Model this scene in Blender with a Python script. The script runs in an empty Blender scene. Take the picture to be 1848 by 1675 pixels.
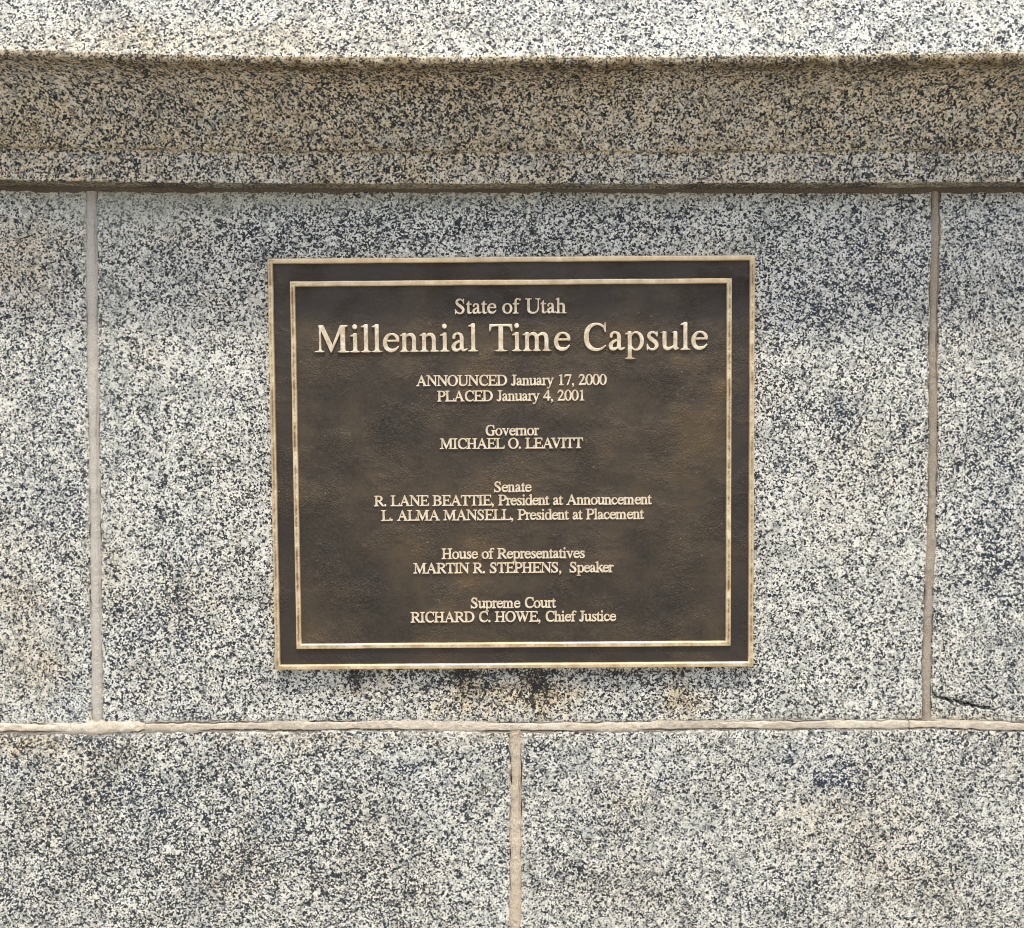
import bpy, math, random
import numpy as np
from mathutils import Vector, Matrix

# ---------------------------------------------------------------- camera, sky, sun, exposure
S = bpy.context.scene
COL = S.collection
PI = math.pi
F = 1643.0                      # focal length in photograph pixels (photo is 1848 x 1675)
CX, CY = 924.0, 837.5
TH = math.radians(2.5)          # camera looks down a little
D = 1.14                        # metres from the wall face
ZC = D * math.tan(TH)
cd = bpy.data.cameras.new('camera')
cam = bpy.data.objects.new('camera', cd)
COL.objects.link(cam)
cam.location = (0, -D, ZC)
cam.rotation_euler = (PI / 2 - TH, 0, 0)
cd.sensor_fit = 'HORIZONTAL'
cd.sensor_width = 36.0
cd.lens = 36.0 * F / 1848.0
cd.clip_start = 0.02
cd.clip_end = 400
S.camera = cam

SUN_EL, SUN_AZ = math.radians(69.3), math.radians(4)     # azimuth away from the wall normal, towards the right
W = bpy.data.worlds.new("World")
S.world = W
W.use_nodes = True
nt = W.node_tree
bg = nt.nodes['Background']
sky = nt.nodes.new('ShaderNodeTexSky')
sky.sky_type = 'NISHITA'
sky.sun_disc = False
sky.sun_elevation = SUN_EL
sky.sun_rotation = PI - SUN_AZ
sky.air_density = 1.0
sky.dust_density = 4.0
sky.ozone_density = 0.6
nt.links.new(sky.outputs[0], bg.inputs[0])
bg.inputs[1].default_value = 0.148
sl = bpy.data.lights.new('sun', 'SUN')
sl.energy = 1.8
sl.angle = math.radians(2.5)
sl.color = (1.0, 0.975, 0.90)
sun = bpy.data.objects.new('sun', sl)
COL.objects.link(sun)
sdir = Vector((math.sin(SUN_AZ) * math.cos(SUN_EL), -math.cos(SUN_AZ) * math.cos(SUN_EL), math.sin(SUN_EL)))
sun.rotation_euler = sdir.to_track_quat('Z', 'Y').to_euler()
sun.location = (0.5, -3, 4)
S.view_settings.view_transform = 'Standard'
S.view_settings.look = 'None'
S.view_settings.exposure = 0.58
S.view_settings.gamma = 1
S.cycles.max_bounces = 6
S.cycles.filter_width = 1.05

# ---------------------------------------------------------------- helpers
def P(px, py, Y=0.0):
    """world x, z of the photograph's point (px, py) on the vertical plane y = Y (how the place was measured)"""
    a = (np.asarray(px, float) - CX) / F
    b = (CY - np.asarray(py, float)) / F
    ry = math.cos(TH) + b * math.sin(TH)
    t = (Y + D) / ry
    return a * t, ZC + t * (-math.sin(TH) + b * math.cos(TH))

def Q(x, z, Y=0.0):
    """the inverse of P"""
    x = np.asarray(x, float); z = np.asarray(z, float) - ZC; y = Y + D
    d = y * math.cos(TH) - z * math.sin(TH)
    u = y * math.sin(TH) + z * math.cos(TH)
    return CX + F * x / d, CY - F * u / d

def hsh(i, j, seed):
    v = np.sin(i * 127.1 + j * 311.7 + seed * 74.7) * 43758.5453
    return v - np.floor(v)

def vn(x, y, sc, seed=0):
    """smooth value noise, -1..1"""
    x = np.asarray(x, float) / sc + 1000.0; y = np.asarray(y, float) / sc + 1000.0
    i = np.floor(x); j = np.floor(y); fx = x - i; fy = y - j
    fx = fx * fx * (3 - 2 * fx); fy = fy * fy * (3 - 2 * fy)
    a = hsh(i, j, seed); b = hsh(i + 1, j, seed); c = hsh(i, j + 1, seed); d = hsh(i + 1, j + 1, seed)
    return ((a * (1 - fx) + b * fx) * (1 - fy) + (c * (1 - fx) + d * fx) * fy) * 2 - 1

def fbm(x, y, sc, seed=0):
    return vn(x, y, sc, seed) * .55 + vn(x, y, sc * .47, seed + 3) * .3 + vn(x, y, sc * .21, seed + 7) * .15

def empty(name, loc=(0, 0, 0), parent=None):
    o = bpy.data.objects.new(name, None)
    o.empty_display_size = .05
    COL.objects.link(o); o.location = loc
    if parent: o.parent = parent
    return o

def link(name, me, m, parent=None, loc=(0, 0, 0)):
    o = bpy.data.objects.new(name, me)
    if m is not None and not me.materials: me.materials.append(m)
    COL.objects.link(o); o.location = loc
    if parent: o.parent = parent
    return o

def grid_mesh(name, V, wrap=False, smooth=True, attrs=None, cols=None):
    """V: (rows, cols, 3) array -> mesh of quads"""
    r, c = V.shape[:2]
    me = bpy.data.meshes.new(name)
    idx = np.arange(r * c).reshape(r, c)
    if wrap: idx = np.concatenate([idx, idx[:, :1]], 1)
    q = np.stack([idx[:-1, :-1], idx[:-1, 1:], idx[1:, 1:], idx[1:, :-1]], -1).reshape(-1, 4)
    me.vertices.add(r * c); me.vertices.foreach_set('co', V.reshape(-1).astype(np.float32))
    n = len(q)
    me.loops.add(n * 4); me.loops.foreach_set('vertex_index', q.reshape(-1).astype(np.int32))
    me.polygons.add(n); me.polygons.foreach_set('loop_start', np.arange(0, n * 4, 4, dtype=np.int32))
    me.polygons.foreach_set('loop_total', np.full(n, 4, dtype=np.int32))
    me.polygons.foreach_set('use_smooth', np.full(n, smooth))
    for k, v in (attrs or {}).items():
        a = me.attributes.new(k, 'FLOAT', 'POINT'); a.data.foreach_set('value', np.ascontiguousarray(v.reshape(-1), np.float32))
    for k, v in (cols or {}).items():
        a = me.attributes.new(k, 'FLOAT_COLOR', 'POINT'); a.data.foreach_set('color', np.ascontiguousarray(v.reshape(-1), np.float32))
    me.update(); me.validate()
    return me

# ---------------------------------------------------------------- materials
class G:
    def __init__(s, name):
        s.m = bpy.data.materials.new(name); s.m.use_nodes = True
        s.t = s.m.node_tree; s.b = s.t.nodes['Principled BSDF']
    def n(s, t, **k):
        o = s.t.nodes.new('ShaderNode' + t)
        for a, v in k.items(): setattr(o, a, v)
        return o
    def put(s, sock, v):
        if hasattr(v, 'is_output'): s.t.links.new(v, sock)
        else: sock.default_value = v
    def math(s, op, a, b=0.0, c=0.0, clamp=False):
        o = s.n('Math', operation=op); o.use_clamp = clamp
        s.put(o.inputs[0], a); s.put(o.inputs[1], b); s.put(o.inputs[2], c)
        return o.outputs[0]
    def vadd(s, a, b):
        o = s.n('VectorMath', operation='ADD'); s.put(o.inputs[0], a); s.put(o.inputs[1], b); return o.outputs[0]
    def vmul(s, a, b):
        o = s.n('VectorMath', operation='MULTIPLY'); s.put(o.inputs[0], a); s.put(o.inputs[1], b); return o.outputs[0]
    def noise(s, v, sc, det=2, rough=.5, out=0, dist=0.0):
        o = s.n('TexNoise'); s.put(o.inputs['Vector'], v)
        o.inputs['Scale'].default_value = sc; o.inputs['Detail'].default_value = det
        o.inputs['Roughness'].default_value = rough; o.inputs['Distortion'].default_value = dist
        return o.outputs[out]
    def vor(s, v, sc, out='Color', feat='F1', rnd=1.0):
        o = s.n('TexVoronoi', feature=feat); s.put(o.inputs['Vector'], v)
        o.inputs['Scale'].default_value = sc; o.inputs['Randomness'].default_value = rnd
        return o.outputs[out]
    def ramp(s, f, st, interp='LINEAR'):
        o = s.n('ValToRGB'); s.put(o.inputs[0], f); cr = o.color_ramp; cr.interpolation = interp
        while len(cr.elements) < len(st): cr.elements.new(.5)
        for e, (p, c) in zip(cr.elements, st):
            e.position = p; e.color = (c, c, c, 1) if isinstance(c, (int, float)) else (*c, 1)
        return o.outputs[0]
    def mix(s, f, a, b, mode='MIX'):
        o = s.n('Mix', data_type='RGBA', blend_type=mode)
        s.put(o.inputs[0], f); s.put(o.inputs[6], a if hasattr(a, 'is_output') else (*a, 1)); s.put(o.inputs[7], b if hasattr(b, 'is_output') else (*b, 1))
        return o.outputs[2]
    def mr(s, v, a, b, c, d):
        o = s.n('MapRange'); s.put(o.inputs[0], v)
        for i, q in enumerate((a, b, c, d)): s.put(o.inputs[i + 1], q)
        return o.outputs[0]
    def bump(s, h, strength, dist, prev=None):
        o = s.n('Bump'); s.put(o.inputs['Height'], h); o.inputs['Strength'].default_value = strength
        o.inputs['Distance'].default_value = dist
        if prev is not None: s.t.links.new(prev, o.inputs['Normal'])
        return o.outputs[0]

def coords(g, rand=True):
    tc = g.n('TexCoord').outputs['Object']
    if not rand: return tc
    r = g.n('ObjectInfo').outputs['Random']
    return g.vadd(tc, g.vmul(g.n('CombineXYZ').outputs[0], (0, 0, 0))) if False else g.vadd(tc, g.vmul(r, (37.0, 11.0, 23.0)))

def mat_granite():
    g = G('speckled_granite')
    co = coords(g)
    wa = g.vmul(g.vadd(g.noise(co, 480, 2, .6, out=1), (-.5, -.5, -.5)), (.0023, .0023, .0023))
    cw = g.vadd(co, wa)
    at = g.n('Attribute', attribute_name='tint'); sep = g.n('SeparateColor'); g.t.links.new(at.outputs['Color'], sep.inputs[0])
    dens, warm, blue, film = sep.outputs[0], sep.outputs[1], sep.outputs[2], at.outputs['Alpha']
    s1 = g.n('SeparateColor'); g.t.links.new(g.vor(cw, 525), s1.inputs[0])
    s2 = g.n('SeparateColor'); g.t.links.new(g.vor(g.vadd(cw, (3.3, 7.1, 1.9)), 215), s2.inputs[0])
    clus = g.math('ADD', g.math('MULTIPLY', g.noise(co, 190, 2, .55), .65), g.math('MULTIPLY', g.noise(co, 55, 2, .5), .35))                                   # dark grains gather in loose clusters
    p = g.math('ADD', dens, g.math('MULTIPLY', g.math('SUBTRACT', clus, .5), .85))
    dk = g.mr(g.math('SUBTRACT', p, s1.outputs[0]), -.015, .03, 0, 1)
    s3 = g.n('SeparateColor'); g.t.links.new(g.vor(g.vadd(cw, (5.1, 2.2, 8.7)), 300), s3.inputs[0])
    dk = g.math('MAXIMUM', dk, g.mr(g.math('SUBTRACT', g.math('MULTIPLY', p, .22), s3.outputs[0]), -.01, .02, 0, 1))
    # pale minerals: feldspar, quartz
    big = s2.outputs[0]
    fine = s1.outputs[1]
    lum = g.math('ADD', g.math('MULTIPLY', big, .38), g.math('MULTIPLY', fine, .62))
    pale = g.ramp(lum, [(0.0, (.13, .135, .122)), (.26, (.33, .335, .30)), (.43, (.58, .58, .505)), (.60, (.82, .812, .71)), (1, (.90, .89, .79))])
    pale = g.mix(g.math('MULTIPLY', s2.outputs[1], .16), pale, (.58, .54, .48), 'MIX')
    tone = g.ramp(g.math('ADD', g.math('MULTIPLY', g.noise(co, 70, 3, .6), .6), g.math('MULTIPLY', g.noise(co, 18, 2, .5), .4)), [(.38, (.72, .73, .73)), (.48, (.94, .94, .93)), (.62, (1, 1, 1))])
    pale = g.mix(1.0, pale, tone, 'MULTIPLY')
    dark = g.ramp(s1.outputs[2], [(0, (.012, .015, .017)), (.6, (.026, .031, .033)), (1, (.10, .105, .10))])
    dark = g.mix(blue, dark, (.018, .034, .062))
    # stains, with some painted-in shade, lie over the stone: soot film, warm mineral stain, bluish wash
    filmn = g.math('MULTIPLY', film, g.mr(g.noise(co, 35, 3, .6), .3, .6, .5, 1), clamp=True)
    c = g.mix(dk, pale, dark)
    c = g.mix(g.math('MULTIPLY', filmn, .5), c, (.29, .31, .25))
    wm = g.math('MULTIPLY', warm, g.mr(g.noise(co, 60, 3, .6), .3, .65, .45, 1.1), clamp=True)
    c = g.mix(1.0, c, g.ramp(wm, [(0, (1, 1, 1)), (.5, (.95, .805, .62)), (1, (.50, .37, .21))]), 'MULTIPLY')
    c = g.mix(g.math('MULTIPLY', blue, .6), c, (.86, .92, 1.0), 'MULTIPLY')
    sm = g.n('Attribute', attribute_name='smear').outputs['Fac']
    sm = g.math('MULTIPLY', sm, g.mr(g.noise(co, 160, 4, .7), .38, .58, 0, 1.0), clamp=True)
    c = g.mix(sm, c, (.74, .68, .55))
    so = g.n('Attribute', attribute_name='soot_shade').outputs['Fac']  # drips and nose dirt, plus shade painted under the ledge and in the cove
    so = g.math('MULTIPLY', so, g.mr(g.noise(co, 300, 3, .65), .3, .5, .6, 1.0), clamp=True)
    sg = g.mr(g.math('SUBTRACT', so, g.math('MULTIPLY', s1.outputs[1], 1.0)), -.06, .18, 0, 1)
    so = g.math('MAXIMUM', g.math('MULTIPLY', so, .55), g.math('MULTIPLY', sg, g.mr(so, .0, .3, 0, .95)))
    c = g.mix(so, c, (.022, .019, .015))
    g.put(g.b.inputs['Base Color'], c)
    g.put(g.b.inputs['Roughness'], g.mr(s1.outputs[1], 0, 1, .5, .85))
    g.b.inputs['Specular IOR Level'].default_value = .35
    h = g.math('ADD', g.math('MULTIPLY', s1.outputs[1], .5), g.math('MULTIPLY', dk, -.6))
    h = g.math('ADD', h, g.noise(co, 500, 3, .6))
    g.put(g.b.inputs['Normal'], g.bump(h, .55, .0011))
    return g.m

def mat_mortar(name, c1, c2, c3, sand=.8):
    g = G(name)
    co = coords(g)
    n = g.noise(co, 38, 4, .65); n2 = g.noise(co, 620, 3, .75)
    c = g.mix(g.mr(n, .35, .65, 0, 1), c1, c2)
    c = g.mix(g.mr(n2, .47, .62, 0, sand), c, c3)
    at = g.n('Attribute', attribute_name='soil').outputs['Fac']
    c = g.mix(at, c, (.10, .08, .055))
    g.put(g.b.inputs['Base Color'], c)
    g.b.inputs['Roughness'].default_value = .9
    g.b.inputs['Specular IOR Level'].default_value = .2
    h = g.math('ADD', g.noise(co, 260, 4, .7), g.math('MULTIPLY', g.noise(co, 900, 2, .6), .5))
    g.put(g.b.inputs['Normal'], g.bump(h, 1.0, .0026))
    return g.m

def mat_field():
    g = G('patinated_bronze')
    co = coords(g, False)
    st = g.vmul(co, (.35, 1, 1.6))
    a = g.noise(co, 7, 5, .6); b = g.noise(g.vadd(st, (4, 0, 2)), 26, 5, .65); f = g.noise(co, 240, 3, .7)
    c = g.ramp(g.math('ADD', g.math('MULTIPLY', a, .6), g.math('MULTIPLY', g.noise(g.vadd(co, (9, 1, 5)), 17, 4, .6), .4)), [(.36, (.030, .027, .022)), (.46, (.062, .048, .032)), (.53, (.090, .067, .042)), (.62, (.130, .088, .045))])
    c = g.mix(g.mr(b, .40, .70, 0, .55), c, (.044, .035, .025))
    c = g.mix(g.mr(f, .45, .75, 0, .5), c, (.12, .095, .065))
    spk = g.n('SeparateColor'); g.t.links.new(g.vor(co, 640), spk.inputs[0])
    cl2 = g.mr(g.noise(co, 16, 3, .65), .48, .70, .0, .016)
    sp = g.math('MULTIPLY', g.mr(g.math('SUBTRACT', spk.outputs[0], g.math('SUBTRACT', 1.0, cl2)), 0, .01, 0, 1), g.mr(spk.outputs[1], 0, 1, .1, .9))
    c = g.mix(sp, c, (.42, .34, .22))
    # darker, plum-brown skin on the margins; ledge shadow painted into the field's upper band
    at = g.n('Attribute', attribute_name='patina_shade').outputs['Fac']
    c = g.mix(at, c, (.045, .037, .031))
    g.put(g.b.inputs['Base Color'], c)
    g.b.inputs['Metallic'].default_value = .5
    g.put(g.b.inputs['Roughness'], g.mr(b, .3, .7, .38, .58))
    g.b.inputs['Specular IOR Level'].default_value = .5
    msk = g.mr(g.noise(co, 17, 3, .6), .45, .62, .18, 1)
    sand = g.math('MULTIPLY', g.noise(co, 420, 3, .75), msk)
    nb = g.bump(sand, 1.0, .0028)
    nb = g.bump(g.noise(co, 55, 3, .6), .25, .002, nb)
    g.put(g.b.inputs['Normal'], nb)
    return g.m

def mat_polish(name='polished_bronze', weark=1.0, ca=(.90, .73, .46), cb=(.66, .50, .29)):
    g = G(name)
    co = coords(g, False)
    at = g.n('Attribute', attribute_name='wear').outputs['Fac']
    n = g.noise(co, 60, 4, .7); n2 = g.noise(co, 350, 3, .7)
    c = g.mix(g.mr(n, .35, .68, 0, 1), ca, cb)
    w = g.math('MULTIPLY', at, g.mr(g.math('ADD', n, g.math('MULTIPLY', n2, .5)), .58, .86, 0, 1), clamp=True)
    c = g.mix(g.math('MULTIPLY', w, weark), c, (.22, .12, .045))
    g.put(g.b.inputs['Base Color'], c)
    g.b.inputs['Metallic'].default_value = .45
    g.put(g.b.inputs['Roughness'], g.mr(n2, .3, .7, .34, .55))
    g.put(g.b.inputs['Normal'], g.bump(n2, .35, .0006))
    return g.m

M_GR = mat_granite()
M_MC = mat_mortar('cream_mortar', (.88, .80, .64), (.76, .66, .50), (.50, .38, .25), .5)
M_MP = mat_mortar('pale_mortar', (.70, .655, .56), (.60, .555, .47), (.48, .42, .33))
M_MB = mat_mortar('brown_mortar', (.43, .365, .275), (.32, .262, .19), (.60, .53, .42))
M_MD = mat_mortar('dark_mortar', (.16, .125, .085), (.11, .085, .055), (.26, .21, .15))
M_MT = mat_mortar('tan_mortar', (.84, .73, .56), (.70, .58, .43), (.40, .28, .17))
M_FIELD = mat_field()
M_POL = mat_polish()
M_LET = mat_polish('letter_bronze', .9, (.97, .86, .65), (.84, .69, .45))
for nd in M_LET.node_tree.nodes:
    if nd.type == 'BSDF_PRINCIPLED': nd.inputs['Metallic'].default_value = .25
gcore = G('wall_core_mortar'); gcore.b.inputs['Base Color'].default_value = (.07, .055, .04, 1); gcore.b.inputs['Roughness'].default_value = 1
M_CORE = gcore.m
gg = G('pavement_concrete')
gco = coords(gg, False)
gg.put(gg.b.inputs['Base Color'], gg.mix(gg.mr(gg.noise(gco, 2, 5, .6), .35, .65, 0, 1), (.36, .35, .33), (.28, .27, .255)))
gg.b.inputs['Roughness'].default_value = .9
M_GND = gg.m

# ---------------------------------------------------------------- ground
GZ = -1.30
gv = np.zeros((2, 2, 3)); gv[0, 0] = (-150, -150, 0); gv[0, 1] = (150, -150, 0); gv[1, 1] = (150, 150, 0); gv[1, 0] = (-150, 150, 0)
ground = link('ground', grid_mesh('ground', gv, smooth=False), M_GND, loc=(0, 0, GZ)); ground['kind'] = 'structure'

# ---------------------------------------------------------------- wall
wall = empty('granite_wall', (0, 0, GZ))
wall['label'] = 'speckled grey granite block wall with a projecting moulded ledge and beige mortar joints'
wall['category'] = 'wall'
WO = Vector((0, 0, GZ))

# stains, mineral patches, and ledge shade painted into the upper band, in the photograph's own measure: (px, py, rx, ry, amount)
DENS = [(450, 1520, 520, 200, .035), (240, 470, 260, 120, .05), (600, 420, 280, 55, .13), (1000, 410, 330, 50, .08), (1530, 480, 150, 120, .10), (1420, 560, 90, 60, .06),
        (100, 470, 110, 130, .06), (1770, 480, 90, 130, .07), (90, 900, 70, 60, .08), (300, 1000, 90, 60, .06), (270, 1130, 110, 70, .09),
        (345, 640, 90, 70, -.05), (320, 800, 110, 60, -.02), (1450, 650, 80, 50, -.07), (1450, 850, 110, 150, -.04), (1500, 1100, 160, 120, -.02),
        (1520, 745, 16, 22, .3), (1545, 770, 10, 12, .2), (1790, 790, 60, 60, .10), (1800, 1000, 60, 80, .11), (1760, 1230, 70, 40, .04),
        (1750, 640, 60, 50, -.05), (1720, 900, 30, 80, -.04),
        (160, 1338, 34, 16, .30), (250, 1480, 300, 160, .09), (650, 1480, 260, 170, .07), (500, 1600, 360, 70, .05), (180, 1420, 130, 40, .05),
        (580, 1522, 16, 6, .3), (735, 1385, 16, 8, .15), (1500, 1395, 26, 20, .34), (1420, 1372, 16, 11, .28), (1540, 1412, 30, 14, .12), (1200, 1412, 26, 16, .18),
        (1640, 1430, 60, 60, .06), (1680, 1550, 60, 50, .10), (1480, 1620, 100, 50, .05), (1050, 1400, 120, 60, -.02), (1330, 1500, 120, 70, -.04),
        (840, 1222, 40, 16, .22), (960, 1235, 14, 30, .45), (925, 1250, 60, 30, .07), (640, 1222, 18, 14, .25), (600, 1240, 80, 20, -.03), (1230, 1250, 50, 30, .06),
        (1350, 1640, 150, 60, .04), (1790, 1370, 60, 30, .07)]
WARM = [(975, 1250, 16, 34, .5), (1228, 1250, 16, 40, .35), (842, 1245, 26, 26, .4), (700, 1236, 14, 20, .35), (1110, 1240, 14, 24, .3), (60, 430, 90, 60, .25), (40, 500, 60, 60, .3), (300, 420, 80, 40, .15), (30, 1080, 40, 60, .3), (60, 1200, 60, 50, .45), (180, 1010, 40, 60, .2),
        (50, 1345, 70, 22, .6), (230, 1360, 60, 30, .25), (870, 1260, 110, 34, .5), (990, 1255, 60, 40, .55), (1230, 1262, 50, 30, .45), (640, 1240, 60, 30, .3),
        (430, 1560, 60, 60, .12), (400, 1600, 40, 30, .15), (1600, 1500, 90, 130, .2), (1450, 1480, 60, 50, .2), (1130, 1440, 60, 40, .2), (1800, 600, 60, 40, .15),
        (250, 620, 50, 40, .15), (1500, 900, 60, 100, .12), (1730, 1300, 90, 20, .35), (350, 1100, 60, 90, .15), (1100, 1600, 100, 60, .12), (700, 1330, 300, 8, .3)]
BLUE = [(200, 700, 90, 110, .25), (90, 690, 80, 80, .3), (90, 900, 70, 50, .5), (130, 1270, 60, 50, .7), (190, 1220, 40, 60, .6), (290, 1140, 90, 60, .55),
        (300, 1290, 60, 30, .6), (330, 980, 70, 50, .3), (1560, 480, 130, 140, .45), (1430, 560, 60, 60, .4), (1520, 745, 24, 30, .9), (1800, 900, 70, 260, .5),
        (1770, 480, 80, 130, .3), (1500, 1395, 30, 24, .9), (1420, 1372, 24, 16, .7), (1470, 1390, 90, 50, .15), (160, 1338, 44, 18, 1), (250, 1430, 110, 60, .45), (470, 1480, 60, 30, .7),
        (620, 1450, 140, 60, .25), (1200, 1412, 40, 22, .8), (1640, 1390, 60, 40, .3), (1050, 1370, 80, 40, .35), (735, 1385, 30, 14, .6), (1450, 840, 60, 60, .25)]
FILM = [(230, 375, 110, 50, .9), (420, 365, 200, 26, .6), (700, 360, 260, 16, .5), (1250, 358, 400, 10, .35), (200, 620, 22, 160, .5), (190, 880, 16, 140, .35),
        (80, 355, 100, 10, .5), (960, 1225, 12, 20, .5), (840, 1216, 60, 8, .5), (1100, 1216, 220, 6, .4)]

DRIP_DARK = [(961, 1235, 5, 24, 1.2), (976, 1230, 4, 16, .5), (985, 1240, 3, 22, .4), (831, 1240, 4, 26, .5), (852, 1232, 4, 18, .5), (640, 1236, 4, 18, .6), (1216, 1226, 4, 16, .2), (1232, 1236, 3, 18, .15), (962, 1225, 7, 16, .6), (972, 1220, 22, 8, .4), (845, 1217, 24, 9, .6), (832, 1230, 6, 18, .5), (641, 1218, 14, 10, .6), (646, 1232, 6, 14, .5), (1125, 1216, 30, 8, .5),
        (1225, 1215, 40, 6, .25), (985, 1250, 14, 22, .35), (900, 1214, 300, 5, .35)]  # drip stains, and one long thin dark line below the plaque
def blobs(lst, px, py):
    r = np.zeros_like(px)
    for x, y, a, b, k in lst:
        r += k * np.exp(-(((px - x) / a) ** 2 + ((py - y) / b) ** 2))
    return r

def dark_wall(X, Z):
    px, py = Q(X, Z)
    return np.clip(1.7 * blobs(DRIP_DARK, px + 3 * vn(X, Z, .006, 5), py + 3 * vn(X, Z, .006, 15)), 0, 1)

def tint_wall(X, Z, seed):
    px, py = Q(X, Z)
    wx = px + 12 * vn(X, Z, .03, 5) + 12 * vn(X, Z, .012, 6); wy = py + 12 * vn(X, Z, .03, 8) + 12 * vn(X, Z, .012, 9)
    dens = .275 + blobs(DENS, wx, wy) + .08 * fbm(X, Z, .12, seed) + .09 * fbm(X, Z, .035, seed + 20)
    warm = .05 + .8 * blobs(WARM, wx, wy) + .14 * np.clip(fbm(X, Z, .09, seed + 40), 0, 1)
    blue = .03 + .75 * blobs(BLUE, wx, wy) + .22 * np.clip(fbm(X, Z, .08, seed + 60), 0, 1)
    film = blobs(FILM, wx, wy)
    dens = dens * (1 - .35 * np.clip(film, 0, 1))
    c = np.stack([np.clip(dens, .02, .95), np.clip(warm, 0, 1), np.clip(blue * (1 - .6 * np.clip(warm, 0, 1)), 0, 1), np.clip(film, 0, 1)], -1)
    return c

def lin(pts):
    xs = [p[0] for p in pts]; ys = [p[1] for p in pts]
    return lambda t: np.interp(t, xs, ys)

# joint centre lines in photograph pixels
JL = lin([(300, 164), (345, 164), (600, 165.5), (900, 170.5), (1300, 174.5), (1340, 175)])
JR = lin([(300, 1691), (345, 1690), (480, 1689), (620, 1685), (850, 1685), (1100, 1677), (1200, 1673), (1300, 1674), (1340, 1674)])
JB = lin([(1300, 929), (1400, 932), (1500, 930), (1600, 931), (1700, 929)])
JH = lin([(-400, 1311), (0, 1314), (160, 1316), (300, 1312), (500, 1311), (760, 1309), (920, 1313), (1200, 1310), (1500, 1308), (1680, 1307), (1848, 1312), (2300, 1314)])
JT = lin([(-400, 331), (0, 340), (300, 344), (600, 343), (924, 344), (1400, 345), (1848, 344), (2300, 344)])

def axis(a, b, n, edge=.006, extra=()):
    """0..1 positions with extra rows near the ends so the arris rounds off"""
    L = abs(b - a)
    e = [0, .0008 / L, .0018 / L, .0032 / L, edge / L]
    u = np.linspace(edge / L, 1 - edge / L, n)[1:-1]
    r = sorted(set(e + list(u) + [1 - q for q in e] + list(extra)))
    return np.array(r)

def block(xl, xr, zb, zt, seed, res=.0042, crack=None, front=0.0):
    """one dressed block. xl/xr: x as functions of z; zb/zt: z as functions of x; front face near y=front"""
    zm0, zm1 = float(zb(0.0)), float(zt(0.0))
    x0, x1 = float(xl((zm0 + zm1) / 2)), float(xr((zm0 + zm1) / 2))
    s = axis(x0, x1, max(8, int((x1 - x0) / res))); t = axis(zm0, zm1, max(8, int((zm1 - zm0) / res)))
    Sg, Tg = np.meshgrid(s, t)
    Xa = x0 + (x1 - x0) * Sg
    Z = zb(Xa) * (1 - Tg) + zt(Xa) * Tg
    XL, XR = xl(Z), xr(Z)
    X = XL * (1 - Sg) + XR * Sg
    # ragged arrises
    dl, dr = (X - XL), (XR - X); db, dt_ = (Z - zb(X)), (zt(X) - Z)
    fal = lambda d: np.exp(-d / .006)
    X = X + fal(dl) * (.0013 * vn(X, Z, .009, seed + 1) + .0006 * vn(X, Z, .03, seed + 2)) + fal(dr) * (.0013 * vn(X, Z, .009, seed + 3) + .0006 * vn(X, Z, .03, seed + 4))
    Z = Z + fal(db) * (.0015 * vn(X, Z, .008, seed + 5) + .0009 * vn(X, Z, .035, seed + 6)) + fal(dt_) * (.0016 * vn(X, Z, .008, seed + 7) + .0009 * vn(X, Z, .035, seed + 8))
    dmin = np.minimum(np.minimum(dl, dr), np.minimum(db, dt_))
    k = np.clip(1 - dmin / .0042, 0, 1)
    Y = front + .0028 * (1 - np.sqrt(1 - k ** 2)) + .0006 * fbm(X, Z, .18, seed + 9) + .00045 * vn(X, Z, .012, seed + 10)
    if crack is not None:
        Y = Y + crack(X, Z)
    C = np.concatenate([tint_wall(X, Z, seed), np.clip(dark_wall(X, Z) + (Y - front > .004) * (.85 if crack is not None else 0) * (dmin > .004), 0, 1)[..., None]], -1)  # the floor of the crack is darkened too
    sme = (np.exp(-db / .0035) + np.exp(-dt_ / .0045)) * np.clip(.35 + .9 * vn(X, Z, .05, seed + 31) + .4 * vn(X, Z, .012, seed + 32), 0, 1) + (np.exp(-dl / .0025) + np.exp(-dr / .0025)) * np.clip(.3 + .9 * vn(X, Z, .04, seed + 33), 0, 1)
    C = np.concatenate([C, np.clip(sme, 0, 1)[..., None]], -1)
    V = np.stack([X, Y, Z], -1)
    # side skirts running back into the wall
    def ring(V, C):
        top = V[-1:].copy(); top[..., 1] = .03; bot = V[:1].copy(); bot[..., 1] = .03
        V = np.concatenate([bot, V, top], 0); C = np.concatenate([C[:1], C, C[-1:]], 0)
        l = V[:, :1].copy(); l[..., 1] = .03; r = V[:, -1:].copy(); r[..., 1] = .03
        return np.concatenate([l, V, r], 1), np.concatenate([C[:, :1], C, C[:, -1:]], 1)
    V, C = ring(V, C)
    cen = np.array([(x0 + x1) / 2, 0, (zm0 + zm1) / 2])
    me = grid_mesh('stone_block', V - cen, cols={'tint': C[..., :4].copy()}, attrs={'soot_shade': C[..., 4].copy(), 'smear': C[..., 5].copy()})
    return link('stone_block', me, M_GR, wall, Vector(cen) - WO)

def xline(fj, off):      # vertical joint edge: x as a function of z
    py = np.linspace(250, 1750, 60); X, Z = P(fj(py) + off, py)
    o = np.argsort(Z); X, Z = X[o], Z[o]
    return lambda z: np.interp(z, Z, X)
def zline(fj, off):      # horizontal joint edge: z as a function of x
    px = np.linspace(-500, 2350, 120); X, Z = P(px, fj(px) + off)
    return lambda x: np.interp(x, X, Z)
cst = lambda v: (lambda q: np.zeros_like(np.asarray(q, float)) + v)

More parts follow.
